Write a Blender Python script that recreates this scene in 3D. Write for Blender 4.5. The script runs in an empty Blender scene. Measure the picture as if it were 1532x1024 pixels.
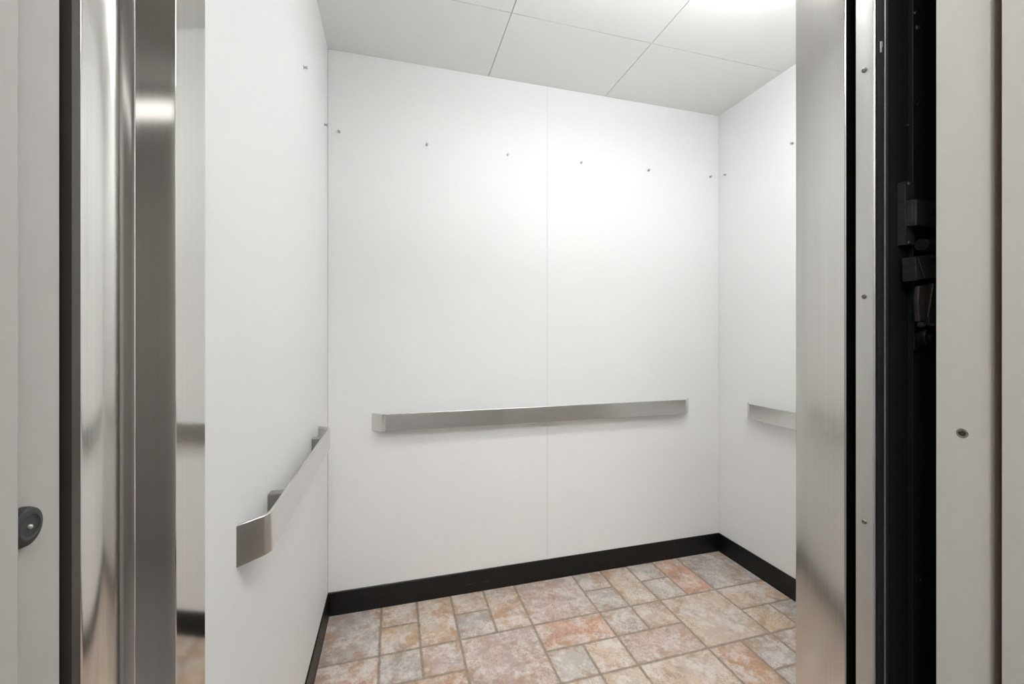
import bpy, bmesh, math, random
from mathutils import Vector, Matrix

random.seed(7)
scn = bpy.context.scene
COL = scn.collection

# ------------------------------------------------------------------ measures
EYE = 1.206                       # camera height above the cab floor
XL, XR = -0.271, 1.761            # cab side walls
YB, YF = 1.9545, 0.680            # back wall, inner face of the front returns
CH = EYE + 1.238                  # cab ceiling height
F_PX, YAW, V0 = 628.0, math.radians(15.797), 503.0


def ray(u, v):
    a = (u - 766) / F_PX
    b = (V0 - v) / F_PX
    return Vector((math.sin(YAW) + a * math.cos(YAW), math.cos(YAW) - a * math.sin(YAW), b))


def on_y(u, v, y):
    r = ray(u, v); k = y / r.y
    return Vector((r.x * k, y, r.z * k + EYE))


def on_x(u, v, x):
    r = ray(u, v); k = x / r.x
    return Vector((x, r.y * k, r.z * k + EYE))


# ------------------------------------------------------------------ materials
def srgb(r, g, b):
    def f(c):
        c /= 255.0
        return c / 12.92 if c <= 0.04045 else ((c + 0.055) / 1.055) ** 2.4
    return (f(r), f(g), f(b), 1.0)


class NT:
    def __init__(self, name):
        self.m = bpy.data.materials.new(name)
        self.m.use_nodes = True
        self.t = self.m.node_tree
        self.b = self.t.nodes['Principled BSDF']

    def n(self, typ, **kw):
        nd = self.t.nodes.new(typ)
        for k, v in kw.items():
            if k in nd.inputs:
                nd.inputs[k].default_value = v
            else:
                setattr(nd, k, v)
        return nd

    def l(self, a, b):
        self.t.links.new(a, b)

    def coord(self, scale=(1, 1, 1)):
        tc = self.n('ShaderNodeTexCoord')
        mp = self.n('ShaderNodeMapping')
        mp.inputs['Scale'].default_value = scale
        self.l(tc.outputs['Object'], mp.inputs['Vector'])
        return mp.outputs['Vector']

    def noise(self, vec, scale, detail=3.0, rough=0.5, dist=0.0):
        nd = self.n('ShaderNodeTexNoise')
        nd.inputs['Scale'].default_value = scale
        nd.inputs['Detail'].default_value = detail
        nd.inputs['Roughness'].default_value = rough
        nd.inputs['Distortion'].default_value = dist
        self.l(vec, nd.inputs['Vector'])
        return nd.outputs['Fac']

    def ramp(self, fac, stops):
        nd = self.n('ShaderNodeValToRGB')
        cr = nd.color_ramp
        while len(cr.elements) < len(stops):
            cr.elements.new(0.5)
        for e, (p, c) in zip(cr.elements, stops):
            e.position = p
            e.color = c if len(c) == 4 else (*c, 1)
        self.l(fac, nd.inputs['Fac'])
        return nd.outputs['Color']

    def math(self, op, a, b=None, clamp=False):
        nd = self.n('ShaderNodeMath', operation=op)
        nd.use_clamp = clamp
        for i, x in enumerate((a, b)):
            if x is None:
                continue
            if isinstance(x, (int, float)):
                nd.inputs[i].default_value = x
            else:
                self.l(x, nd.inputs[i])
        return nd.outputs[0]

    def mix(self, fac, a, b, mode='MIX'):
        nd = self.n('ShaderNodeMix', data_type='RGBA', blend_type=mode)
        for s, x in ((nd.inputs[0], fac), (nd.inputs[6], a), (nd.inputs[7], b)):
            if isinstance(x, (int, float, tuple)):
                s.default_value = x
            else:
                self.l(x, s)
        return nd.outputs[2]

    def bump(self, h, strength=0.2, dist=0.001):
        nd = self.n('ShaderNodeBump')
        nd.inputs['Strength'].default_value = strength
        nd.inputs['Distance'].default_value = dist
        self.l(h, nd.inputs['Height'])
        self.l(nd.outputs[0], self.b.inputs['Normal'])


def g1(v):
    return (v, v, v, 1)


def mat_plain(name, col, rough=0.5, metal=0.0, var=0.04, scale=30.0, coat=0.0):
    k = NT(name)
    v = k.coord()
    f = k.noise(v, scale, 4)
    lo = tuple(c * (1 - var) for c in col[:3]); hi = tuple(min(1, c * (1 + var)) for c in col[:3])
    k.l(k.ramp(f, [(0.3, lo), (0.7, hi)]), k.b.inputs['Base Color'])
    k.b.inputs['Roughness'].default_value = rough
    k.b.inputs['Metallic'].default_value = metal
    k.b.inputs['Coat Weight'].default_value = coat
    k.b.inputs['Coat Roughness'].default_value = 0.15
    return k.m


def mat_steel(name, col, rough, grain, aniso=0.0, bump=0.03, scale=1.0):
    """brushed stainless; grain = mapping scale (large across the grain)"""
    k = NT(name)
    v = k.coord(grain)
    f = k.noise(v, scale, 5, 0.6)
    k.l(k.ramp(f, [(0.2, tuple(c * 0.94 for c in col)), (0.8, tuple(min(1, c * 1.05) for c in col))]), k.b.inputs['Base Color'])
    k.b.inputs['Metallic'].default_value = 1.0
    r = k.n('ShaderNodeMapRange')
    r.inputs['To Min'].default_value = rough * 0.85
    r.inputs['To Max'].default_value = rough * 1.2
    k.l(f, r.inputs['Value'])
    k.l(r.outputs[0], k.b.inputs['Roughness'])
    if bump:
        k.bump(f, bump, 0.0004)
    return k.m


def mat_emit(name, col, strength):
    k = NT(name)
    k.b.inputs['Base Color'].default_value = (0.8, 0.8, 0.8, 1)
    k.b.inputs['Emission Color'].default_value = col
    k.b.inputs['Emission Strength'].default_value = strength
    return k.m


def mat_laminate():
    k = NT('white_laminate')
    v = k.coord()
    f = k.noise(v, 180, 2)
    k.l(k.ramp(f, [(0.3, (0.80, 0.80, 0.795)), (0.7, (0.82, 0.82, 0.815))]), k.b.inputs['Base Color'])
    k.b.inputs['Roughness'].default_value = 0.5
    k.b.inputs['Specular IOR Level'].default_value = 0.14
    k.bump(f, 0.06, 0.0003)
    return k.m


def mat_baseboard():
    k = NT('black_vinyl_base')
    v = k.coord()
    f = k.noise(v, 60, 3)
    base = k.ramp(f, [(0.3, (0.0048, 0.0042, 0.0036)), (0.7, (0.0072, 0.0064, 0.0056))])
    # pale horizontal scuff of its own shape, low on the back run
    sep = k.n('ShaderNodeSeparateXYZ')
    k.l(v, sep.inputs[0])
    wob = k.noise(v, 25, 2)
    zz = k.math('ADD', sep.outputs['Z'], k.math('MULTIPLY', wob, 0.010))
    dz = k.math('ABSOLUTE', k.math('SUBTRACT', zz, 0.0455))
    inz = k.math('LESS_THAN', dz, 0.0014)
    inx = k.math('LESS_THAN', k.math('ABSOLUTE', k.math('SUBTRACT', sep.outputs['X'], 0.385)), 0.052)
    brk = k.math('GREATER_THAN', k.noise(v, 70, 2), 0.48)
    m = k.math('MULTIPLY', k.math('MULTIPLY', inz, inx), brk)
    k.l(k.mix(m, base, (0.05, 0.045, 0.04, 1)), k.b.inputs['Base Color'])
    k.b.inputs['Roughness'].default_value = 0.38
    k.b.inputs['Specular IOR Level'].default_value = 0.35
    return k.m


def mat_tiles():
    k = NT('stone_print_vinyl')
    v = k.coord()
    at = k.n('ShaderNodeAttribute', attribute_name='tile_col')
    at2 = k.n('ShaderNodeAttribute', attribute_name='tile_alt')
    at3 = k.n('ShaderNodeAttribute', attribute_name='tile_seed')
    off = k.n('ShaderNodeVectorMath', operation='ADD')
    k.l(v, off.inputs[0]); k.l(at3.outputs['Vector'], off.inputs[1])
    vv = off.outputs[0]
    # grout: distance to the tile edge, slightly wobbled
    uv = k.n('ShaderNodeUVMap', uv_map='tile_pos')
    sz = k.n('ShaderNodeUVMap', uv_map='tile_size')
    a = k.n('ShaderNodeSeparateXYZ'); k.l(uv.outputs[0], a.inputs[0])
    b = k.n('ShaderNodeSeparateXYZ'); k.l(sz.outputs[0], b.inputs[0])
    dx = k.math('MINIMUM', a.outputs[0], k.math('SUBTRACT', b.outputs[0], a.outputs[0]))
    dy = k.math('MINIMUM', a.outputs[1], k.math('SUBTRACT', b.outputs[1], a.outputs[1]))
    d = k.math('MINIMUM', dx, dy)
    d = k.math('ADD', d, k.math('MULTIPLY', k.math('SUBTRACT', k.noise(v, 60, 3), 0.5), 0.008))
    mr = k.n('ShaderNodeMapRange', interpolation_type='SMOOTHSTEP')
    mr.inputs['From Min'].default_value = 0.0020
    mr.inputs['From Max'].default_value = 0.0080
    k.l(d, mr.inputs['Value'])
    edge = k.n('ShaderNodeMapRange', interpolation_type='SMOOTHSTEP')
    edge.inputs['From Min'].default_value = 0.0
    edge.inputs['From Max'].default_value = 0.045
    k.l(d, edge.inputs['Value'])
    ed = k.math('SUBTRACT', 1.0, edge.outputs[0])
    big = k.noise(vv, 8, 8, 0.62, 0.25)
    med = k.noise(vv, 40, 7, 0.70, 0.3)
    fine = k.noise(vv, 120, 6, 0.68)
    c = k.mix(k.ramp(big, [(0.45, g1(0)), (0.55, g1(1))]), at.outputs['Color'], at2.outputs['Color'])
    # ochre stains gather along the printed stone's edges, grey clouds and chalk inside
    o1 = k.math('ADD', k.noise(vv, 9, 9, 0.68, 0.5), k.math('MULTIPLY', ed, 0.07))
    c = k.mix(k.ramp(o1, [(0.49, g1(0)), (0.61, g1(0.7))]), c, srgb(170, 136, 103))
    g2 = k.noise(vv, 10, 9, 0.70, 0.4)
    c = k.mix(k.ramp(g2, [(0.53, g1(0)), (0.64, g1(0.6))]), c, srgb(150, 140, 136))
    p1 = k.math('ADD', k.math('MULTIPLY', k.noise(vv, 9.5, 9, 0.72, 0.3), 0.62), k.math('MULTIPLY', med, 0.38))
    c = k.mix(k.ramp(p1, [(0.475, g1(0)), (0.575, g1(0.78))]), c, srgb(219, 211, 205))
    pit = k.ramp(k.math('ADD', k.math('MULTIPLY', fine, 0.6), k.math('MULTIPLY', big, 0.4)), [(0.38, g1(0.6)), (0.47, g1(0))])
    c = k.mix(pit, c, srgb(138, 112, 92))
    gcol = k.ramp(k.noise(v, 40, 4), [(0.3, srgb(132, 119, 104)), (0.7, srgb(160, 146, 128))])
    c = k.mix(mr.outputs[0], gcol, c)
    k.l(c, k.b.inputs['Base Color'])
    k.b.inputs['Roughness'].default_value = 0.45
    h = k.math('ADD', k.math('MULTIPLY', mr.outputs[0], 1.0), k.math('MULTIPLY', med, 0.3))
    k.bump(h, 0.25, 0.0012)
    return k.m


M = {}
M['laminate'] = mat_laminate()
M['joint'] = mat_plain('joint_grey', (0.14, 0.14, 0.135), 0.7)
M['ceiling'] = mat_plain('ceiling_panel_white', (0.83, 0.83, 0.815), 0.5, 0, 0.01, 90)
M['base'] = mat_baseboard()
M['tiles'] = mat_tiles()
M['steel_v'] = mat_steel('brushed_steel_vertical_grain', (0.66, 0.645, 0.62), 0.17, (260, 260, 2.0))
M['steel_strike'] = mat_steel('polished_brushed_steel', (0.70, 0.685, 0.66), 0.15, (300, 300, 1.5), bump=0.02)
M['steel_return'] = mat_steel('polished_steel_return', (0.68, 0.665, 0.64), 0.085, (300, 300, 1.5), bump=0.01)
M['steel_rail'] = mat_steel('brushed_steel_rail', (0.74, 0.73, 0.715), 0.25, (6, 6, 400), bump=0.02)
M['steel_block'] = mat_steel('darkened_steel_block', (0.36, 0.35, 0.34), 0.25, (6, 6, 300))  # steel darkened to stand in for the dark hall it reflects
M['steel_edge'] = mat_steel('dull_worn_steel', (0.57, 0.56, 0.54), 0.42, (60, 60, 9), bump=0.05)
M['stud'] = mat_plain('stud_zinc', (0.50, 0.49, 0.47), 0.35, 0.6, 0.08, 200)
M['screw'] = mat_plain('screw_steel', (0.20, 0.19, 0.18), 0.35, 0.9, 0.15, 300)
M['screw_dark'] = mat_plain('recess_dark', (0.03, 0.027, 0.025), 0.5, 0.2, 0.1, 200)
M['paint'] = mat_plain('beige_enamel_paint', (0.47, 0.455, 0.43), 0.36, 0, 0.015, 60)
M['black'] = mat_plain('black_paint', (0.006, 0.006, 0.006), 0.6, 0, 0.2, 60)
M['black2'] = mat_plain('dark_oiled_steel', (0.016, 0.0155, 0.015), 0.5, 0.2, 0.2, 80)
M['gunmetal'] = mat_plain('gunmetal_parts', (0.055, 0.052, 0.050), 0.4, 0.4, 0.25, 120)
M['brown_arm'] = mat_plain('brown_lever', (0.065, 0.050, 0.042), 0.45, 0.2, 0.2, 120)
M['rubber'] = mat_plain('black_rubber', (0.009, 0.009, 0.0105), 0.6, 0, 0.2, 90)
M['rubber'].node_tree.nodes['Principled BSDF'].inputs['Specular IOR Level'].default_value = 0.15
M['bumper'] = mat_plain('grey_black_rubber', (0.034, 0.032, 0.031), 0.5, 0, 0.2, 200)
M['dark_plate'] = mat_plain('dark_brown_enamel', (0.040, 0.032, 0.028), 0.3, 0, 0.1, 40)
M['hall_wall'] = mat_plain('hall_wall_taupe', (0.27, 0.252, 0.235), 0.7, 0, 0.04, 20)
M['hall_light_wall'] = mat_plain('hall_wall_pale', (0.60, 0.58, 0.56), 0.7, 0, 0.03, 20)
M['hall_floor'] = mat_plain('hall_floor_grey', (0.22, 0.207, 0.195), 0.8, 0, 0.15, 160)
M['hall_ceiling'] = mat_plain('hall_ceiling_white', (0.55, 0.55, 0.53), 0.8, 0, 0.02, 60)
M['alu'] = mat_steel('aluminium_sill', (0.5, 0.49, 0.47), 0.35, (3, 200, 3))
M['lamp_body'] = mat_plain('white_lamp_housing', (0.75, 0.75, 0.73), 0.4)
M['cab_lens'] = mat_emit('cab_light_lens', (0.975, 1.0, 1.015, 1), 29.0)
M['fill_lens'] = mat_emit('hall_fill_lens', (1.0, 0.99, 0.975, 1), 17.5)  # glow of the added hall fill panel
M['hall_tube'] = mat_emit('hall_tube_lens', (1.0, 0.985, 0.965, 1), 1.6)


# ------------------------------------------------------------------ mesh helpers
def add_box(bm, lo, hi):
    vs = [bm.verts.new((x, y, z)) for z in (lo[2], hi[2]) for y in (lo[1], hi[1]) for x in (lo[0], hi[0])]
    for f in ((0, 2, 3, 1), (4, 5, 7, 6), (0, 1, 5, 4), (2, 6, 7, 3), (0, 4, 6, 2), (1, 3, 7, 5)):
        bm.faces.new([vs[i] for i in f])


def add_prism(bm, pts, z0, z1):
    """closed XY outline (counter-clockwise) extruded from z0 to z1"""
    lo = [bm.verts.new((x, y, z0)) for x, y in pts]
    hi = [bm.verts.new((x, y, z1)) for x, y in pts]
    n = len(pts)
    bm.faces.new(list(reversed(lo)))
    bm.faces.new(hi)
    for i in range(n):
        j = (i + 1) % n
        bm.faces.new((lo[i], lo[j], hi[j], hi[i]))


def add_lathe(bm, prof, centre, axis, seg=28):
    """prof: (radius, height along axis) from the base to the tip"""
    axis = Vector(axis).normalized()
    q = Vector((0, 0, 1)).rotation_difference(axis)
    rings = []
    for r, h in prof:
        if r <= 1e-7:
            rings.append([bm.verts.new(q @ Vector((0, 0, h)) + Vector(centre))])
        else:
            rings.append([bm.verts.new(q @ Vector((r * math.cos(2 * math.pi * i / seg), r * math.sin(2 * math.pi * i / seg), h)) + Vector(centre)) for i in range(seg)])
    if len(rings[0]) > 1:
        bm.faces.new(list(reversed(rings[0])))
    for a, b in zip(rings, rings[1:]):
        for i in range(seg):
            j = (i + 1) % seg
            if len(b) == 1:
                bm.faces.new((a[i], a[j], b[0]))
            elif len(a) == 1:
                bm.faces.new((a[0], b[j], b[i]))
            else:
                bm.faces.new((a[i], a[j], b[j], b[i]))
    if len(rings[-1]) > 1:
        bm.faces.new(rings[-1])


def add_rod(bm, a, b, r, seg=14):
    a = Vector(a); b = Vector(b)
    add_lathe(bm, [(r * 0.85, 0), (r, r * 0.15), (r, (b - a).length - r * 0.15), (r * 0.85, (b - a).length)], a, b - a, seg)


def obj(name, bm, mat, parent=None, bevel=0.0, seg=2, smooth=False, origin=None):
    bmesh.ops.recalc_face_normals(bm, faces=bm.faces[:])
    if origin is not None:
        bmesh.ops.translate(bm, verts=bm.verts[:], vec=-Vector(origin))
    me = bpy.data.meshes.new(name)
    bm.to_mesh(me); bm.free()
    mats = mat if isinstance(mat, (list, tuple)) else [mat]
    for m in mats:
        me.materials.append(m)
    o = bpy.data.objects.new(name, me)
    COL.objects.link(o)
    if origin is not None:
        o.location = origin
    if smooth:
        for p in me.polygons:
            p.use_smooth = True
    if bevel:
        b = o.modifiers.new('bevel', 'BEVEL')
        b.width = bevel; b.segments = seg; b.limit_method = 'ANGLE'; b.angle_limit = math.radians(40)
        b.harden_normals = False
    if parent is not None:
        o.parent = parent
        if parent.location.length > 0 and origin is None:
            o.matrix_parent_inverse = Matrix.Translation(-parent.location)
    return o


def smooth_by_angle(o, deg=40):
    me = o.data
    bm = bmesh.new(); bm.from_mesh(me)
    for f in bm.faces:
        f.smooth = True
    for e in bm.edges:
        if len(e.link_faces) == 2 and e.calc_face_angle(0) > math.radians(deg):
            e.smooth = False
    bm.to_mesh(me); bm.free()


def tag(o, label, cat, group=None, kind=None):
    if label:
        o['label'] = label
    if cat:
        o['category'] = cat
    if group:
        o['group'] = group
    if kind:
        o['kind'] = kind
    return o


def struct(name, bm, mat, label=None, cat=None, bevel=0.0, seg=2, smooth=False):
    o = obj(name, bm, mat, None, bevel, seg, smooth)
    tag(o, label, cat, None, 'structure')
    return o


def empty(name, loc):
    o = bpy.data.objects.new(name, None)
    o.empty_display_size = 0.05
    COL.objects.link(o)
    o.location = loc
    bpy.context.view_layer.update()
    return o


def arc(cx, cy, r, a0, a1, n):
    return [(cx + r * math.cos(math.radians(a0 + (a1 - a0) * i / n)), cy + r * math.sin(math.radians(a0 + (a1 - a0) * i / n))) for i in range(n + 1)]


# ------------------------------------------------------------------ cab floor: printed stone vinyl on a 6 inch module
MOD = 0.1524
GX, GY = -0.050, 1.9625
PAL = {
    'G': (srgb(184, 177, 172), srgb(164, 156, 152)),     # grey
    'L': (srgb(198, 193, 186), srgb(186, 180, 172)),     # light grey
    'B': (srgb(206, 188, 168), srgb(194, 176, 160)),     # beige
    'Y': (srgb(202, 182, 156), srgb(190, 168, 142)),     # yellow beige
    'P': (srgb(198, 178, 168), srgb(182, 162, 154)),     # pinkish grey
    'O': (srgb(204, 160, 136), srgb(200, 170, 152)),     # terracotta
    'R': (srgb(184, 146, 124), srgb(186, 166, 152)),     # red brown
    'W': (srgb(204, 190, 174), srgb(194, 166, 140)),     # beige with orange cloud
}
TILES = [  # column, row, width, height, colour
    (-2, 0, 2, 2, 'G'), (-2, 2, 2, 1, 'R'),
    (0, 0, 1, 1, 'B'), (0, 1, 1, 1, 'Y'), (0, 2, 1, 1, 'G'),
    (1, 0, 1, 2, 'W'), (1, 2, 1, 1, 'P'), (0, 3, 2, 1, 'R'),
    (2, 0, 1, 1, 'B'), (2, 1, 1, 1, 'G'), (3, 0, 1, 2, 'W'), (2, 2, 2, 2, 'P'),
    (4, 0, 2, 2, 'P'), (4, 2, 2, 1, 'O'), (4, 3, 1, 1, 'L'), (5, 3, 1, 1, 'B'),
    (6, 0, 1, 1, 'L'), (6, 1, 1, 1, 'G'), (7, 0, 1, 2, 'W'), (6, 2, 1, 1, 'L'), (7, 2, 1, 1, 'B'), (6, 3, 2, 1, 'P'),
    (8, 0, 1, 1, 'L'), (8, 1, 1, 1, 'L'), (9, 0, 1, 2, 'O'), (8, 2, 2, 2, 'B'),
    (10, 0, 2, 2, 'G'), (10, 2, 2, 1, 'W'), (10, 3, 1, 1, 'Y'), (11, 3, 1, 1, 'G'),
    (4, 4, 1, 1, 'Y'), (5, 4, 1, 1, 'B'), (6, 4, 2, 2, 'B'), (8, 4, 1, 2, 'O'), (9, 4, 1, 1, 'G'), (9, 5, 1, 1, 'L'),
    (10, 4, 1, 1, 'P'), (11, 4, 1, 2, 'G'),
]


def build_floor():
    used = set()
    for c, r, w, h, _ in TILES:
        for i in range(w):
            for j in range(h):
                used.add((c + i, r + j))
    tiles = list(TILES)
    rnd = random.Random(3)
    for r in range(0, 9):                       # the rest of the pattern, nearer than the picture shows
        for c in range(-2, 13):
            if (c, r) in used:
                continue
            opts = [(2, 2), (2, 1), (1, 2), (1, 1), (1, 1)]
            rnd.shuffle(opts)
            for w, h in opts:
                cells = [(c + i, r + j) for i in range(w) for j in range(h)]
                if all(q not in used and q[0] < 13 and q[1] < 9 for q in cells):
                    used.update(cells)
                    tiles.append((c, r, w, h, rnd.choice('GLBYPORWBP')))
                    break
    bm = bmesh.new()
    cl = bm.loops.layers.float_color.new('tile_col')
    ca = bm.loops.layers.float_color.new('tile_alt')
    cs = bm.loops.layers.float_color.new('tile_seed')
    up = bm.loops.layers.uv.new('tile_pos')
    us = bm.loops.layers.uv.new('tile_size')
    x0, x1, y0, y1 = XL - 0.01, XR + 0.01, 0.60, YB + 0.01
    for c, r, w, h, k in tiles:
        tx0 = GX + c * MOD; tx1 = tx0 + w * MOD
        ty1 = GY - r * MOD; ty0 = ty1 - h * MOD
        ax0, ax1, ay0, ay1 = max(tx0, x0), min(tx1, x1), max(ty0, y0), min(ty1, y1)
        if ax1 - ax0 < 1e-4 or ay1 - ay0 < 1e-4:
            continue
        f = bm.faces.new([bm.verts.new((x, y, 0)) for x, y in ((ax0, ay0), (ax1, ay0), (ax1, ay1), (ax0, ay1))])
        a, b = PAL[k]
        j = 1 + rnd.uniform(-0.05, 0.05)
        sd = (rnd.uniform(0, 40), rnd.uniform(0, 40), rnd.uniform(0, 40), 1)
        for lp in f.loops:
            lp[cl] = (a[0] * j, a[1] * j, a[2] * j, 1)
            lp[ca] = (b[0] * j, b[1] * j, b[2] * j, 1)
            lp[cs] = sd
            lp[up].uv = (lp.vert.co.x - tx0, lp.vert.co.y - ty0)
            lp[us].uv = (w * MOD, h * MOD)
    # underlay so the floor has thickness
    add_box(bm, (x0, y0, -0.03), (x1, y1, -0.0005))
    me = bpy.data.meshes.new('floor')
    bm.to_mesh(me); bm.free()
    me.materials.append(M['tiles'])
    o = bpy.data.objects.new('floor', me)
    COL.objects.link(o)
    tag(o, 'cab floor of printed stone tile vinyl in pink, beige and grey', 'floor', None, 'structure')


build_floor()

# ------------------------------------------------------------------ cab shell
T = 0.02
GAP = 0.0010
bm = bmesh.new()
add_box(bm, (XL - 0.03, YB + 0.0065, -0.03), (XR + 0.03, YB + 0.03, CH + 0.03))
for f in bm.faces:
    f.material_index = 1
SEAM = 0.735
add_box(bm, (XL + GAP, YB, 0.0), (SEAM - GAP / 2, YB + 0.007, CH - 0.0005))
add_box(bm, (SEAM + GAP / 2, YB, 0.0), (XR - GAP, YB + 0.007, CH - 0.0005))
struct('wall_back', bm, [M['laminate'], M['joint']], 'white laminate back wall of the cab in two tall panels', 'wall')

bm = bmesh.new()
add_box(bm, (XL - 0.03, 0.728, -0.03), (XL, YB + 0.006, CH + 0.03))
struct('wall_left', bm, M['laminate'], 'white laminate cab wall behind the short angled handrail at left', 'wall')
bm = bmesh.new()
add_box(bm, (XR, 0.66, -0.03), (XR + 0.03, YB + 0.006, CH + 0.03))
struct('wall_right', bm, M['laminate'], 'white laminate cab wall at right, partly hidden by the door jamb', 'wall')

# ceiling: three by three lay-in panels with hairline joints
bm = bmesh.new()
add_box(bm, (XL - 0.03, 0.60, CH + 0.0065), (XR + 0.03, YB + 0.03, CH + 0.03))
for f in bm.faces:
    f.material_index = 1
xs = [XL, 0.4365, 1.0515, XR]
ys = [0.66, 1.087, 1.5475, YB]
for i in range(3):
    for j in range(3):
        g = 0.0013
        add_box(bm, (xs[i] + (g if i else 0), ys[j] + (g if j else 0), CH), (xs[i + 1] - (g if i < 2 else 0), ys[j + 1] - (g if j < 2 else 0), CH + 0.007))
struct('ceiling', bm, [M['ceiling'], M['joint']], 'pale grey cab ceiling of nine flat panels', 'ceiling')

# baseboards, 4 inch black vinyl
BH, BT = 0.0997, 0.005


def base_profile(bm, axis, fixed, a0, a1, sgn):
    prof = [(0, 0), (BT + 0.002, 0), (BT, 0.006), (BT, BH - 0.003), (BT - 0.002, BH), (0, BH)]
    v0, v1 = [], []
    for d, z in prof:
        c = fixed + sgn * d
        if axis == 'x':
            v0.append(bm.verts.new((a0, c, z))); v1.append(bm.verts.new((a1, c, z)))
        else:
            v0.append(bm.verts.new((c, a0, z))); v1.append(bm.verts.new((c, a1, z)))
    n = len(prof)
    bm.faces.new(v0); bm.faces.new(list(reversed(v1)))
    for i in range(n):
        j = (i + 1) % n
        bm.faces.new((v0[i], v0[j], v1[j], v1[i]))


for nm, axis, fixed, a0, a1, sgn, lb in (
        ('baseboard_back', 'x', YB, XL + 0.0005, XR - 0.0005, -1, 'black vinyl baseboard along the back wall with a pale scuff'),
        ('baseboard_left', 'y', XL, 0.728, YB - BT, 1, 'black vinyl baseboard along the cab wall at left'),
        ('baseboard_right', 'y', XR, YF, YB - BT, -1, 'black vinyl baseboard along the cab wall at right')):
    bm = bmesh.new()
    base_profile(bm, axis, fixed, a0, a1, sgn)
    struct(nm, bm, M['base'], lb, 'baseboard')

# ------------------------------------------------------------------ front of the cab, left: folded stainless strike column
DOOR_H = 2.13
xA = XL + 0.0005
YA0, YA1 = 0.6412, 0.7280         # steel return, flush with the cab wall
bm = bmesh.new()
pts = [(-0.350, YA1), (-0.350, YA0 - 0.0400), (xA - 0.0340, YA0 - 0.0340)]
pts += arc(xA - 0.0036, YA0 + 0.0016, 0.0036, 315, 360, 5)
pts += [(xA, YA1)]
add_prism(bm, pts, -0.02, DOOR_H)
o = struct('trim_1', bm, M['steel_return'], 'narrow polished steel return beside the white cab wall at left', 'door jamb')
smooth_by_angle(o, 25)

# curved strike column in front of it
outl = [(-0.2957, 0.5745), (-0.2957, 0.5040)]
outl += arc(-0.2930, 0.5020, 0.0027, 130, 275, 8)
outl += arc(-0.2900, 0.5008, 0.0015, 235, 350, 6)
x, y = -0.2885, 0.5020
N = 44
L = 0.0555
for i in range(1, N + 1):
    s = (i - 0.5) / N
    phi = math.radians(56.0) * s ** 2
    x += L / N * math.sin(phi); y += L / N * math.cos(phi)
    outl.append((x, y))
outl += arc(x - 0.0022, y + 0.0012, 0.0024, 330, 440, 6)
outl += [(x - 0.012, 0.5745)]
bm = bmesh.new()
add_prism(bm, outl, -0.02, DOOR_H)
o = struct('trim_8', bm, M['steel_strike'], 'mirror-bright brushed steel strike column with a curved face, left of the opening', 'door jamb')
smooth_by_angle(o, 22)

# ------------------------------------------------------------------ front of the cab, right: brushed steel return
xR0 = 0.8053
yR0, yR1 = 0.5794, 0.680
bm = bmesh.new()
pts = [(XR + 0.03, yR1), (xR0 + 0.002, yR1)]
pts += arc(xR0 + 0.002, yR1 - 0.002, 0.002, 90, 180, 4)
pts += arc(xR0 + 0.003, yR0 + 0.003, 0.003, 180, 270, 6)
pts += [(xR0 + 0.06, yR0), (xR0 + 0.06, yR0 + 0.05), (XR + 0.03, yR0 + 0.05)]
add_prism(bm, list(reversed(pts)), -0.02, DOOR_H)
o = struct('wall_front', bm, M['steel_v'], 'brushed steel return panel with a broad vertical reveal, right of the opening', 'door jamb')
smooth_by_angle(o, 30)

# transom above the car opening
bm = bmesh.new()
add_box(bm, (XL - 0.03, 0.565, DOOR_H), (XR + 0.03, 0.680, CH + 0.03))
struct('trim_2', bm, M['steel_v'], 'brushed steel transom over the cab doorway', 'door header')

# ------------------------------------------------------------------ car door, parked open at right
yD0, yD1 = 0.5311, 0.5619
xD = 0.8053
bm = bmesh.new()
add_box(bm, (xD + 0.004, yD0 + 0.003, 0.008), (1.80, yD1 - 0.0015, DOOR_H + 0.03))
door1 = struct('door_1', bm, M['black'], 'open cab door seen edge-on, dark behind its steel edge strip', 'door')
bm = bmesh.new()
pts = [(xD + 0.012, yD1), (xD + 0.001, yD1)]
pts += arc(xD + 0.001, yD1 - 0.001, 0.001, 90, 180, 3)
pts += arc(xD + 0.004, yD0 + 0.0032, 0.004, 180, 250, 5)
pts += [(xD + 0.012, yD0 - 0.0006)]
add_prism(bm, list(reversed(pts)), 0.008, DOOR_H + 0.03)
strip = obj('edge_strip', bm, M['steel_edge'], door1)
tag(strip, 'worn grey steel edge strip with three screws', None)
smooth_by_angle(strip, 30)


def screw_bm(bm, c, axis, r, h, slot=True):
    add_lathe(bm, [(r, -0.001), (r, h * 0.3), (r * 0.86, h * 0.75), (r * 0.55, h), (r * 0.5, h * 0.55), (0, h * 0.35)], c, axis, 20)


for v in (105, 444, 781):
    p = on_x(1293, v, xD)
    bm = bmesh.new()
    screw_bm(bm, p, (-1, 0, 0), 0.0042, 0.0022)
    obj('screw', bm, M['screw'], strip)
    if v == 105:                                     # small dent ring beside the top screw
        bm = bmesh.new()

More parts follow.
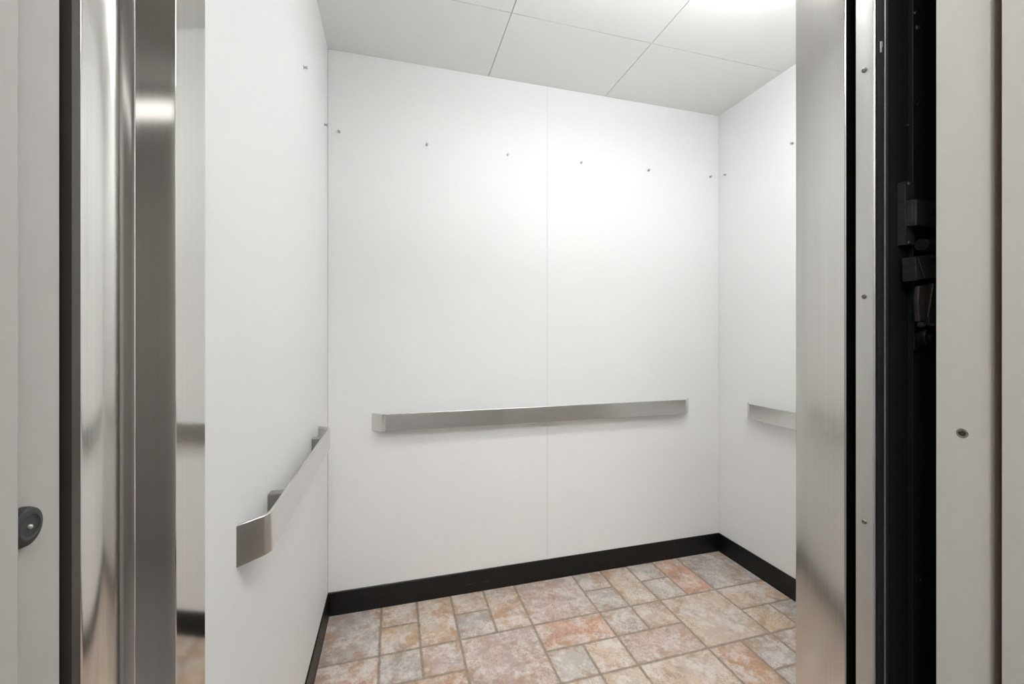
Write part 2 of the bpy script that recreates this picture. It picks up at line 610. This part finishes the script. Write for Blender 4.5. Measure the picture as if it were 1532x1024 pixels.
# black rubber safety edge in front of the strip
bm = bmesh.new()
pts = [(0.8105, 0.5308)]
pts += arc(0.8080, 0.5262, 0.0022, 110, 200, 4)
pts += [(0.8062, 0.5185)]
pts += arc(0.8110, 0.5165, 0.0040, 190, 300, 6)
pts += [(0.8175, 0.5150), (0.8195, 0.5308)]
add_prism(bm, pts, 0.010, DOOR_H + 0.02)
safety = obj('safety_edge', bm, M['rubber'], door1)
tag(safety, 'black rubber safety edge with a thin shiny bead', None)
smooth_by_angle(safety, 35)
bm = bmesh.new()
p = on_y(1324.2, 300, 0.5140)
add_rod(bm, (p.x, 0.5142, 0.012), (p.x, 0.5142, DOOR_H + 0.015), 0.00105, 12)
obj('bead', bm, mat_plain('bead_black_gloss', (0.16, 0.16, 0.155), 0.3, 0.5, 0.2, 40), safety)
# chips where the black coating has worn through
bm = bmesh.new()
random.seed(11)
for u, v, h in ((1318, 70, 16), (1319, 66, 8), (1328, 757, 5), (1328.5, 763, 7), (1328.3, 775, 4), (1329.3, 787, 6), (1329.6, 796, 5), (1329.4, 800, 3)):
    a = on_y(u, v - h / 2, 0.5146 if u < 1325 else 0.5308); b = on_y(u + 0.8, v + h / 2, 0.5146 if u < 1325 else 0.5308)
    w = 0.0007
    add_prism(bm, [(a.x - w, a.y - 0.0004), (b.x + w, a.y - 0.0004), (b.x + w * 0.5, a.y + 0.0012), (a.x - w * 0.5, a.y + 0.0012)], b.z, a.z)
obj('chipped_paint', bm, mat_plain('bare_metal_chip', (0.42, 0.43, 0.45), 0.4, 0.3, 0.4, 400), door1)
# plate on the hall side of the door
bm = bmesh.new()
add_box(bm, (0.893, 0.5262, 0.02), (1.10, 0.5345, DOOR_H - 0.02))
plate = obj('face_plate', bm, M['black2'], door1, 0.001)
for u, v, r in ((1369, 20, 0.0036), (1372, 42, 0.0042), (1357.5, 188, 0.0024)):
    yy = 0.5262 if u > 1364 else 0.5338
    p = on_y(u, v, yy)
    bm = bmesh.new()
    screw_bm(bm, p, (0, -1, 0), r, 0.003)
    obj('screw', bm, M['screw'], plate if u > 1364 else door1)
for u, v in ((1370, 155), (1374, 866)):
    p = on_y(u, v, 0.5262)
    bm = bmesh.new()
    add_lathe(bm, [(0.0065, -0.001), (0.0065, 0.0012), (0.0045, 0.0018), (0.0035, 0.0006), (0, 0.0004)], p, (0, -1, 0), 20)
    obj('grommet', bm, M['black'], plate)

# ------------------------------------------------------------------ door coupling hardware in the gap
YM = 0.5262            # face it is mounted on
root = empty('door_bracket', on_y(1360, 320, YM))
tag(root, 'small dark steel bracket with two screws fixed in the black gap beside the open door', 'bracket')
a = on_y(1354.5, 271, YM - 0.004); b = on_y(1366, 367, YM - 0.004)
bm = bmesh.new()
add_box(bm, (a.x, YM - 0.004, b.z), (b.x + 0.004, 0.5346, a.z))
bp = obj('plate', bm, M['gunmetal'], root, 0.0008)
for v in (275, 363):
    p = on_y(1359.5, v, YM - 0.004)
    bm = bmesh.new(); screw_bm(bm, p, (0, -1, 0), 0.0030, 0.0022)
    obj('screw', bm, M['screw'], bp)
a = on_y(1372, 298, YM - 0.016); b = on_y(1412, 341, YM - 0.016)
bm = bmesh.new()
pts = [(a.x - 0.006, YM - 0.0035), (a.x - 0.0045, YM - 0.010)]
pts += arc(a.x + 0.002, YM - 0.0125, 0.0035, 180, 270, 4)
pts += [(b.x, YM - 0.016), (b.x, YM - 0.0035)]
add_prism(bm, pts, b.z, a.z)
o = obj('angle_block', bm, M['gunmetal'], root, 0.0006)

root = empty('door_interlock', on_y(1385, 450, YM))
tag(root, 'dark door lock mechanism with lever and roller in the black gap below the small bracket', 'door lock')
YI = YM - 0.02
# roller above the lock case
a = on_y(1380, 357, YI); b = on_y(1412, 378, YI)
bm = bmesh.new()
rr = (a.z - b.z) / 2
add_rod(bm, (a.x, YI + 0.002, (a.z + b.z) / 2), (b.x, YI + 0.002, (a.z + b.z) / 2), rr, 24)
o = obj('roller', bm, M['black2'], root, smooth=False); smooth_by_angle(o, 40)
# case with a slanted flange
p0 = on_y(1370, 384, YI); p1 = on_y(1412, 379, YI); p2 = on_y(1412, 415, YI); p3 = on_y(1382, 418, YI); p4 = on_y(1371, 420, YI)
bm = bmesh.new()
fr = [p0, p1, p2, p3, p4]
f0 = [bm.verts.new((p.x, YI, p.z)) for p in fr]
f1 = [bm.verts.new((p.x, YM + 0.001, p.z)) for p in fr]
bm.faces.new(f0); bm.faces.new(list(reversed(f1)))
for i in range(5):
    j = (i + 1) % 5
    bm.faces.new((f0[i], f0[j], f1[j], f1[i]))
case = obj('lock_case', bm, M['gunmetal'], root, 0.0012)
bm = bmesh.new()
a = on_y(1373.5, 386, YI - 0.0015); b = on_y(1383.5, 416, YI - 0.0015)
add_rod(bm, a, b, 0.0011, 10)
obj('flange_edge', bm, mat_plain('flange_steel', (0.09, 0.09, 0.088), 0.3, 0.6), case)
bm = bmesh.new(); p = on_y(1395, 384, YI); screw_bm(bm, p, (0, -1, 0), 0.0032, 0.003)
obj('screw', bm, M['screw_dark'], case)
# back plate, lever arm, second arm, pivot
a = on_y(1367, 420, YM - 0.003); b = on_y(1412, 524, YM - 0.003)
bm = bmesh.new()
add_box(bm, (a.x, YM - 0.004, b.z), (b.x, YM + 0.001, a.z))
obj('back_plate', bm, M['black2'], root, 0.001)


def quad_bar(bm, uvs, y0, y1):
    P = [on_y(u, v, y0) for u, v in uvs]
    f0 = [bm.verts.new((p.x, y0, p.z)) for p in P]
    f1 = [bm.verts.new((p.x, y1, p.z)) for p in P]
    bm.faces.new(f0); bm.faces.new(list(reversed(f1)))
    n = len(P)
    for i in range(n):
        j = (i + 1) % n
        bm.faces.new((f0[i], f0[j], f1[j], f1[i]))


bm = bmesh.new()
quad_bar(bm, [(1376, 428), (1391, 426), (1389, 455), (1385, 480), (1376, 482), (1374, 452)], YI - 0.002, YI + 0.006)
obj('lever', bm, M['brown_arm'], root, 0.002)
bm = bmesh.new()
quad_bar(bm, [(1397, 424), (1410, 424), (1408, 487), (1391, 487), (1389, 474)], YI - 0.004, YI + 0.004)
obj('arm', bm, mat_plain('arm_steel', (0.06, 0.055, 0.05), 0.4, 0.4), root, 0.0015)
for u, v, r in ((1379, 486, 0.0042), (1394, 486, 0.0034)):
    p = on_y(u, v, YI - 0.005)
    bm = bmesh.new()
    add_lathe(bm, [(r, -0.004), (r, 0.003), (r * 0.8, 0.004), (r * 0.4, 0.004), (0, 0.002)], p, (0, -1, 0), 18)
    obj('pin', bm, M['gunmetal'], root)
bm = bmesh.new()
p = on_y(1384, 505, YM - 0.008)
add_lathe(bm, [(0.016, -0.004), (0.016, 0.006), (0.0145, 0.008), (0.006, 0.008), (0.0055, 0.011), (0, 0.0115)], p, (0, -1, 0), 28)
o = obj('wheel', bm, M['black2'], root); smooth_by_angle(o, 35)

# ------------------------------------------------------------------ hall door, parked open at right (painted)
xH = 0.8053
yH0, yH1 = 0.3847, 0.4451
bm = bmesh.new()
pts = [(1.85, yH1), (xH + 0.0015, yH1)]
pts += arc(xH + 0.0015, yH1 - 0.0015, 0.0015, 90, 180, 3)
pts += arc(xH + 0.003, yH0 + 0.002, 0.003, 180, 270, 8)
pts += [(1.85, yH0 - 0.001)]
add_prism(bm, list(reversed(pts)), 0.008, DOOR_H + 0.03)
door2 = struct('door_2', bm, M['paint'], 'beige painted hall door parked open, its thick edge facing the opening', 'door')
smooth_by_angle(door2, 25)
bm = bmesh.new()
add_box(bm, (xH + 0.0062, yH0 - 0.0022, 0.009), (1.849, yH0 - 0.0002, DOOR_H + 0.029))
hf = obj('groove_panel', bm, mat_plain('groove_panel_brown', (0.34, 0.27, 0.24), 0.4, 0, 0.05, 40), door2)  # brown panel laid over the door's hall side, makes the groove darker
tag(hf, 'thin brown panel laid over the hall side of the beige door', None)
p = on_x(1439.5, 648.5, xH)
bm = bmesh.new()
add_lathe(bm, [(0.0071, -0.001), (0.0071, 0.0002), (0.0068, 0.0005), (0.0052, 0.0005), (0.0046, 0.00015), (0.0, 0.00015)], p, (-1, 0, 0), 28)
sk = obj('screw_cup', bm, mat_plain('cup_brown', (0.21, 0.19, 0.17), 0.5, 0.4, 0.15, 400), door2)
bm = bmesh.new()
add_lathe(bm, [(0.0044, 0.0), (0.0044, 0.0005), (0.0030, 0.0009), (0.0016, 0.0007), (0.0, 0.0002)], p, (-1, 0, 0), 24)
obj('screw', bm, mat_plain('screw_brown', (0.06, 0.05, 0.045), 0.35, 0.6, 0.2, 400), sk)

# ------------------------------------------------------------------ hall frames
yW = 0.285                       # hall face of the frame
bm = bmesh.new()
xS, xP = -0.277, -0.290
pts = [(-0.40, 0.4767), (-0.40, yW), (xS - 0.001, yW), (xS, yW + 0.001)]
pts += [(xS, 0.4149 - 0.0025)]
pts += arc(xS - 0.0025, 0.4149 - 0.0025, 0.0025, 0, 90, 4)
pts += [(xP, 0.4149), (xP, 0.4767 - 0.0015)]
pts += arc(xP - 0.0015, 0.4767 - 0.0015, 0.0015, 0, 90, 3)
add_prism(bm, pts, -0.02, DOOR_H)
o = struct('trim_3', bm, M['paint'], 'beige painted hall door frame at far left with a stepped reveal', 'door frame')
smooth_by_angle(o, 25)
bm = bmesh.new()
xF = 0.790
pts = [(xF + 0.12, yW), (xF + 0.12, 0.3655), (xF + 0.0015, 0.3655)]
pts += arc(xF + 0.0015, 0.3655 - 0.0015, 0.0015, 90, 180, 3)
pts += [(xF, yW + 0.001), (xF + 0.001, yW)]
add_prism(bm, pts, -0.02, DOOR_H)
o = struct('trim_4', bm, M['paint'], 'beige painted hall door frame at far right beside the dark groove', 'door frame')
smooth_by_angle(o, 25)
bm = bmesh.new()
add_box(bm, (-0.40, yW, DOOR_H), (xF + 0.12, 0.4767, DOOR_H + 0.12))
struct('trim_5', bm, M['paint'], 'beige painted head of the hall door frame', 'door frame')

# rubber bumper in the strike recess
c = Vector((xP, 0.4330, EYE - 0.1545))
bm = bmesh.new()
add_lathe(bm, [(0.0160, -0.0005), (0.0160, 0.0035), (0.0150, 0.0060), (0.0130, 0.0072), (0.0100, 0.0076), (0.0094, 0.0070), (0.0072, 0.0066), (0.0058, 0.0068), (0.0, 0.0069)], (0, 0, 0), (1, 0, 0), 40)
bump = obj('rubber_bumper', bm, M['bumper']); bump.location = c
smooth_by_angle(bump, 35)
tag(bump, 'round black rubber door bumper set in the left door frame recess', 'door bumper')
bm = bmesh.new()
add_lathe(bm, [(0.0019, 0.0062), (0.0019, 0.0080), (0.0010, 0.0087), (0, 0.0088)], (0, 0, 0), (1, 0, 0), 16)
o = obj('centre_pin', bm, M['stud'], None); o.parent = bump

# ------------------------------------------------------------------ hoistway: dark linings that close the gaps
bm = bmesh.new()
add_box(bm, (-0.46, 0.4767, -0.02), (-0.44, 0.73, CH + 0.02))
add_box(bm, (-0.46, 0.728, -0.02), (XL - 0.03, 0.74, CH + 0.02))
struct('wall_shaft_left', bm, M['black'], 'dark shaft lining behind the gap left of the steel column', 'wall')
bm = bmesh.new()
add_box(bm, (-0.44, 0.4850, -0.02), (-0.2864, 0.4960, DOOR_H))
struct('trim_6', bm, M['dark_plate'], 'narrow dark brown steel plate in the gap left of the steel column', 'gap plate')
bm = bmesh.new()
add_box(bm, (1.90, 0.30, -0.02), (1.92, 0.72, CH + 0.02))
add_box(bm, (1.78, 0.69, -0.02), (1.92, 0.71, CH + 0.02))
struct('wall_shaft_right', bm, M['black'], 'dark shaft lining at the end of the door pocket', 'wall')
bm = bmesh.new()
add_box(bm, (-0.46, 0.30, DOOR_H + 0.12), (1.92, 0.565, DOOR_H + 0.14))
struct('ceiling_shaft', bm, M['black'], 'dark closing plate over the door pocket', 'ceiling')
bm = bmesh.new()
add_box(bm, (-0.46, 0.30, -0.03), (1.92, 0.4767, 0.0))
add_box(bm, (-0.46, 0.500, -0.03), (1.92, 0.62, 0.0))
for yy in (0.40, 0.43, 0.54, 0.56):
    add_box(bm, (-0.40, yy, 0.0), (1.80, yy + 0.004, 0.003))
struct('trim_7', bm, M['alu'], 'grooved aluminium door sills', 'door sill')

# ------------------------------------------------------------------ hall around the camera
HB, HL, HR, HC = -1.36, -2.4, 1.95, 2.62
bm = bmesh.new(); add_box(bm, (HL, HB, -0.04), (HR, 0.30, -0.002))
struct('floor_hall', bm, M['hall_floor'], 'grey hall floor behind the camera', 'floor')
bm = bmesh.new(); add_box(bm, (HL, HB, HC), (HR, 0.32, HC + 0.03))
struct('ceiling_hall', bm, M['hall_ceiling'], 'hall ceiling behind the camera', 'ceiling')
bm = bmesh.new(); add_box(bm, (HL, HB - 0.03, -0.04), (HR, HB, HC + 0.03))
struct('wall_hall_rear', bm, M['hall_light_wall'], 'pale hall wall facing the lift', 'wall')
bm = bmesh.new(); add_box(bm, (HL - 0.03, HB, -0.04), (HL, 0.32, HC + 0.03))
struct('wall_hall_left', bm, M['hall_wall'], 'taupe hall end wall at left', 'wall')
bm = bmesh.new(); add_box(bm, (HR, HB, -0.04), (HR + 0.03, 0.32, HC + 0.03))
struct('wall_hall_right', bm, M['hall_wall'], 'taupe hall end wall at right', 'wall')
bm = bmesh.new()
add_box(bm, (HL, yW + 0.012, -0.04), (-0.34, 0.32, HC + 0.03))
add_box(bm, (xF + 0.07, yW + 0.012, -0.04), (HR, 0.32, HC + 0.03))
add_box(bm, (-0.34, yW + 0.012, DOOR_H + 0.06), (xF + 0.07, 0.32, HC + 0.03))
struct('wall_hall_front', bm, M['hall_wall'], 'taupe hall wall around the lift doorway', 'wall')

# ------------------------------------------------------------------ handrails: flat bar bent back to the wall, on stand-off blocks
RT, RB = EYE - 0.341, EYE - 0.417
OUT, TH = 0.046, 0.0075


def rail_outline(Lh):
    """local frame: wall plane at y = 0, room towards -y, length along x, centred"""
    R = 0.042                                    # the ends splay back to the wall at 45 degrees
    T_ = R * math.tan(math.radians(22.5))
    cx = Lh - OUT - T_
    o_ = [(-Lh, 0.0003)] + arc(-cx, -OUT + R, R, 225, 270, 10) + arc(cx, -OUT + R, R, 270, 315, 10) + [(Lh, 0.0003)]
    r2 = R - TH
    w = TH * math.sqrt(2)
    i_ = [(-Lh + w, 0.0003)] + arc(-cx, -OUT + R, r2, 225, 270, 10) + arc(cx, -OUT + R, r2, 270, 315, 10) + [(Lh - w, 0.0003)]
    return o_ + list(reversed(i_))


def make_rail(Lh, blocks, loc, rotz, label):
    root = empty('handrail', loc)
    root.rotation_euler = (0, 0, rotz)
    tag(root, label, 'handrail', 'handrails inside the cab')
    bm = bmesh.new()
    add_prism(bm, rail_outline(Lh), RB - loc[2], RT - loc[2])
    bmesh.ops.recalc_face_normals(bm, faces=bm.faces[:])
    me = bpy.data.meshes.new('bar'); bm.to_mesh(me); bm.free(); me.materials.append(M['steel_rail'])
    o = bpy.data.objects.new('bar', me); COL.objects.link(o); o.parent = root
    smooth_by_angle(o, 30)
    b = o.modifiers.new('bevel', 'BEVEL'); b.width = 0.0013; b.segments = 2; b.limit_method = 'ANGLE'; b.angle_limit = math.radians(60)
    for bx in blocks:
        bm = bmesh.new()
        add_box(bm, (bx - 0.013, -OUT + TH - 0.0002, RT - 0.058 - loc[2]), (bx + 0.013, -0.0002, RT - 0.014 - loc[2]))
        bmesh.ops.recalc_face_normals(bm, faces=bm.faces[:])
        me = bpy.data.meshes.new('standoff'); bm.to_mesh(me); bm.free(); me.materials.append(M['steel_block'])
        s = bpy.data.objects.new('standoff', me); COL.objects.link(s); s.parent = root
        bv = s.modifiers.new('bevel', 'BEVEL'); bv.width = 0.0012; bv.segments = 2
    return root


make_rail(0.8275, (-0.58, 0.0, 0.58), (0.735, YB, RB), 0.0, 'long brushed steel handrail spanning the white back wall')
# on the left wall: local +x runs towards the camera
cl = (0.858 + 1.735) / 2
make_rail((1.735 - 0.858) / 2, (-(1.528 - cl), -(1.003 - cl)), (XL, cl, RB), math.radians(90), 'short brushed steel handrail on the cab wall at left, seen end-on')
cr = (0.858 + 1.757) / 2
make_rail((1.757 - 0.858) / 2, (-0.3, 0.3), (XR, cr, RB), math.radians(-90), 'brushed steel handrail at right, half hidden behind the steel jamb')

# ------------------------------------------------------------------ pad studs
bm = bmesh.new()
add_lathe(bm, [(0.0062, -0.001), (0.0062, 0.0012), (0.0034, 0.0018), (0.0030, 0.0075), (0.0050, 0.0085), (0.0054, 0.0105), (0.0040, 0.0122), (0, 0.0128)], (0, 0, 0), (0, -1, 0), 20)
stud0 = obj('pad_stud', bm, M['stud'])
smooth_by_angle(stud0, 40)
studs = []
names_back = ['small metal pad stud on the back wall, nearest its left corner',
              'small metal pad stud on the back wall, second from the left corner',
              'small metal pad stud on the back wall just left of the panel seam',
              'small metal pad stud on the back wall just right of the panel seam',
              'small metal pad stud on the back wall, second from the right corner',
              'small metal pad stud on the back wall, nearest its right corner']
for (u, v), lb in zip(((507, 196.5), (639, 216), (760, 231), (870, 243), (971, 254.5), (1063.5, 264)), names_back):
    studs.append((on_y(u, v, YB - 0.006), 0.0, lb))
studs.append((on_x(457.5, 101, XL + 0.006), 90.0, 'small metal pad stud high on the cab wall at left, nearer the doorway'))
studs.append((on_x(487.5, 187, XL + 0.006), 90.0, 'small metal pad stud on the cab wall at left, right by the back corner'))
studs.append((on_x(1084, 261.5, XR - 0.006), -90.0, 'small metal pad stud on the cab wall at right, by the back corner'))
studs.append((on_x(1184.5, 214.5, XR - 0.006), -90.0, 'small metal pad stud on the cab wall at right, beside the steel jamb'))
for i, (p, a, lb) in enumerate(studs):
    s = stud0 if i == 0 else stud0.copy()
    if i:
        COL.objects.link(s)
    if a == 0:
        s.location = (p.x, YB, p.z)
    else:
        s.location = (XL if a > 0 else XR, p.y, p.z)
    s.rotation_euler = (0, 0, math.radians(a))
    tag(s, lb, 'wall stud', 'pad studs around the cab walls')

# ------------------------------------------------------------------ lamps, with a fill panel added in the hall
for lx, lb in ((0.60, 'diffuse light bar hung under the cab ceiling, the one nearer the wall at left'),
               (1.16, 'diffuse light bar hung under the cab ceiling, the one nearer the wall at right')):
    root = empty('ceiling_light', (lx, 0.93, CH))
    tag(root, lb, 'light', 'light bars under the cab ceiling')
    for hx in (-0.12, 0.12):
        bm = bmesh.new()
        add_rod(bm, (lx + hx, 0.93, CH - 0.092), (lx + hx, 0.93, CH), 0.008)
        obj('hanger', bm, M['lamp_body'], root)
    bm = bmesh.new()
    add_box(bm, (lx - 0.20, 0.875, CH - 0.140), (lx + 0.20, 0.985, CH - 0.09))
    obj('lens', bm, M['cab_lens'], root, 0.006)

root = empty('wall_light', (HR, -0.45, 2.44))
tag(root, 'long linear light high on the hall end wall at right', 'light')
bm = bmesh.new()
add_box(bm, (HR - 0.03, -1.20, 2.405), (HR, 0.24, 2.515))
obj('housing', bm, M['lamp_body'], root, 0.002)
bm = bmesh.new()
add_box(bm, (HR - 0.06, -1.19, 2.415), (HR - 0.0301, 0.23, 2.505))
obj('lens', bm, M['hall_tube'], root, 0.006)
root = empty('hall_fill_light', (-0.15, -0.55, HC))  # unseen panel added as fill for the lower cab walls and door frames
tag(root, 'unseen square fill light added on the hall ceiling above the camera', 'light')
bm = bmesh.new()
add_box(bm, (-0.80, -0.90, HC - 0.03), (0.50, -0.20, HC))
obj('housing', bm, M['lamp_body'], root, 0.002)
bm = bmesh.new()
add_box(bm, (-0.78, -0.88, HC - 0.05), (0.48, -0.22, HC - 0.0301))
obj('lens', bm, M['fill_lens'], root, 0.004)

# ------------------------------------------------------------------ world, camera, view
w = bpy.data.worlds.new('World'); scn.world = w
w.use_nodes = True
w.node_tree.nodes['Background'].inputs['Color'].default_value = (0.02, 0.02, 0.02, 1)
w.node_tree.nodes['Background'].inputs['Strength'].default_value = 0.2

cam = bpy.data.cameras.new('camera')
cam.sensor_width = 36.0
cam.sensor_fit = 'HORIZONTAL'
cam.lens = F_PX / 1532 * 36.0
cam.shift_y = -(512 - V0) / 1532
cam.clip_start = 0.02
co = bpy.data.objects.new('camera', cam)
COL.objects.link(co)
co.location = (0, 0, EYE)
co.rotation_euler = (math.radians(90), 0, -YAW)
scn.camera = co

vs = scn.view_settings
scn.display_settings.display_device = 'sRGB'
vs.view_transform = 'Standard'
vs.look = 'None'
vs.exposure = 0.09
vs.gamma = 1.0
vs.use_curve_mapping = False
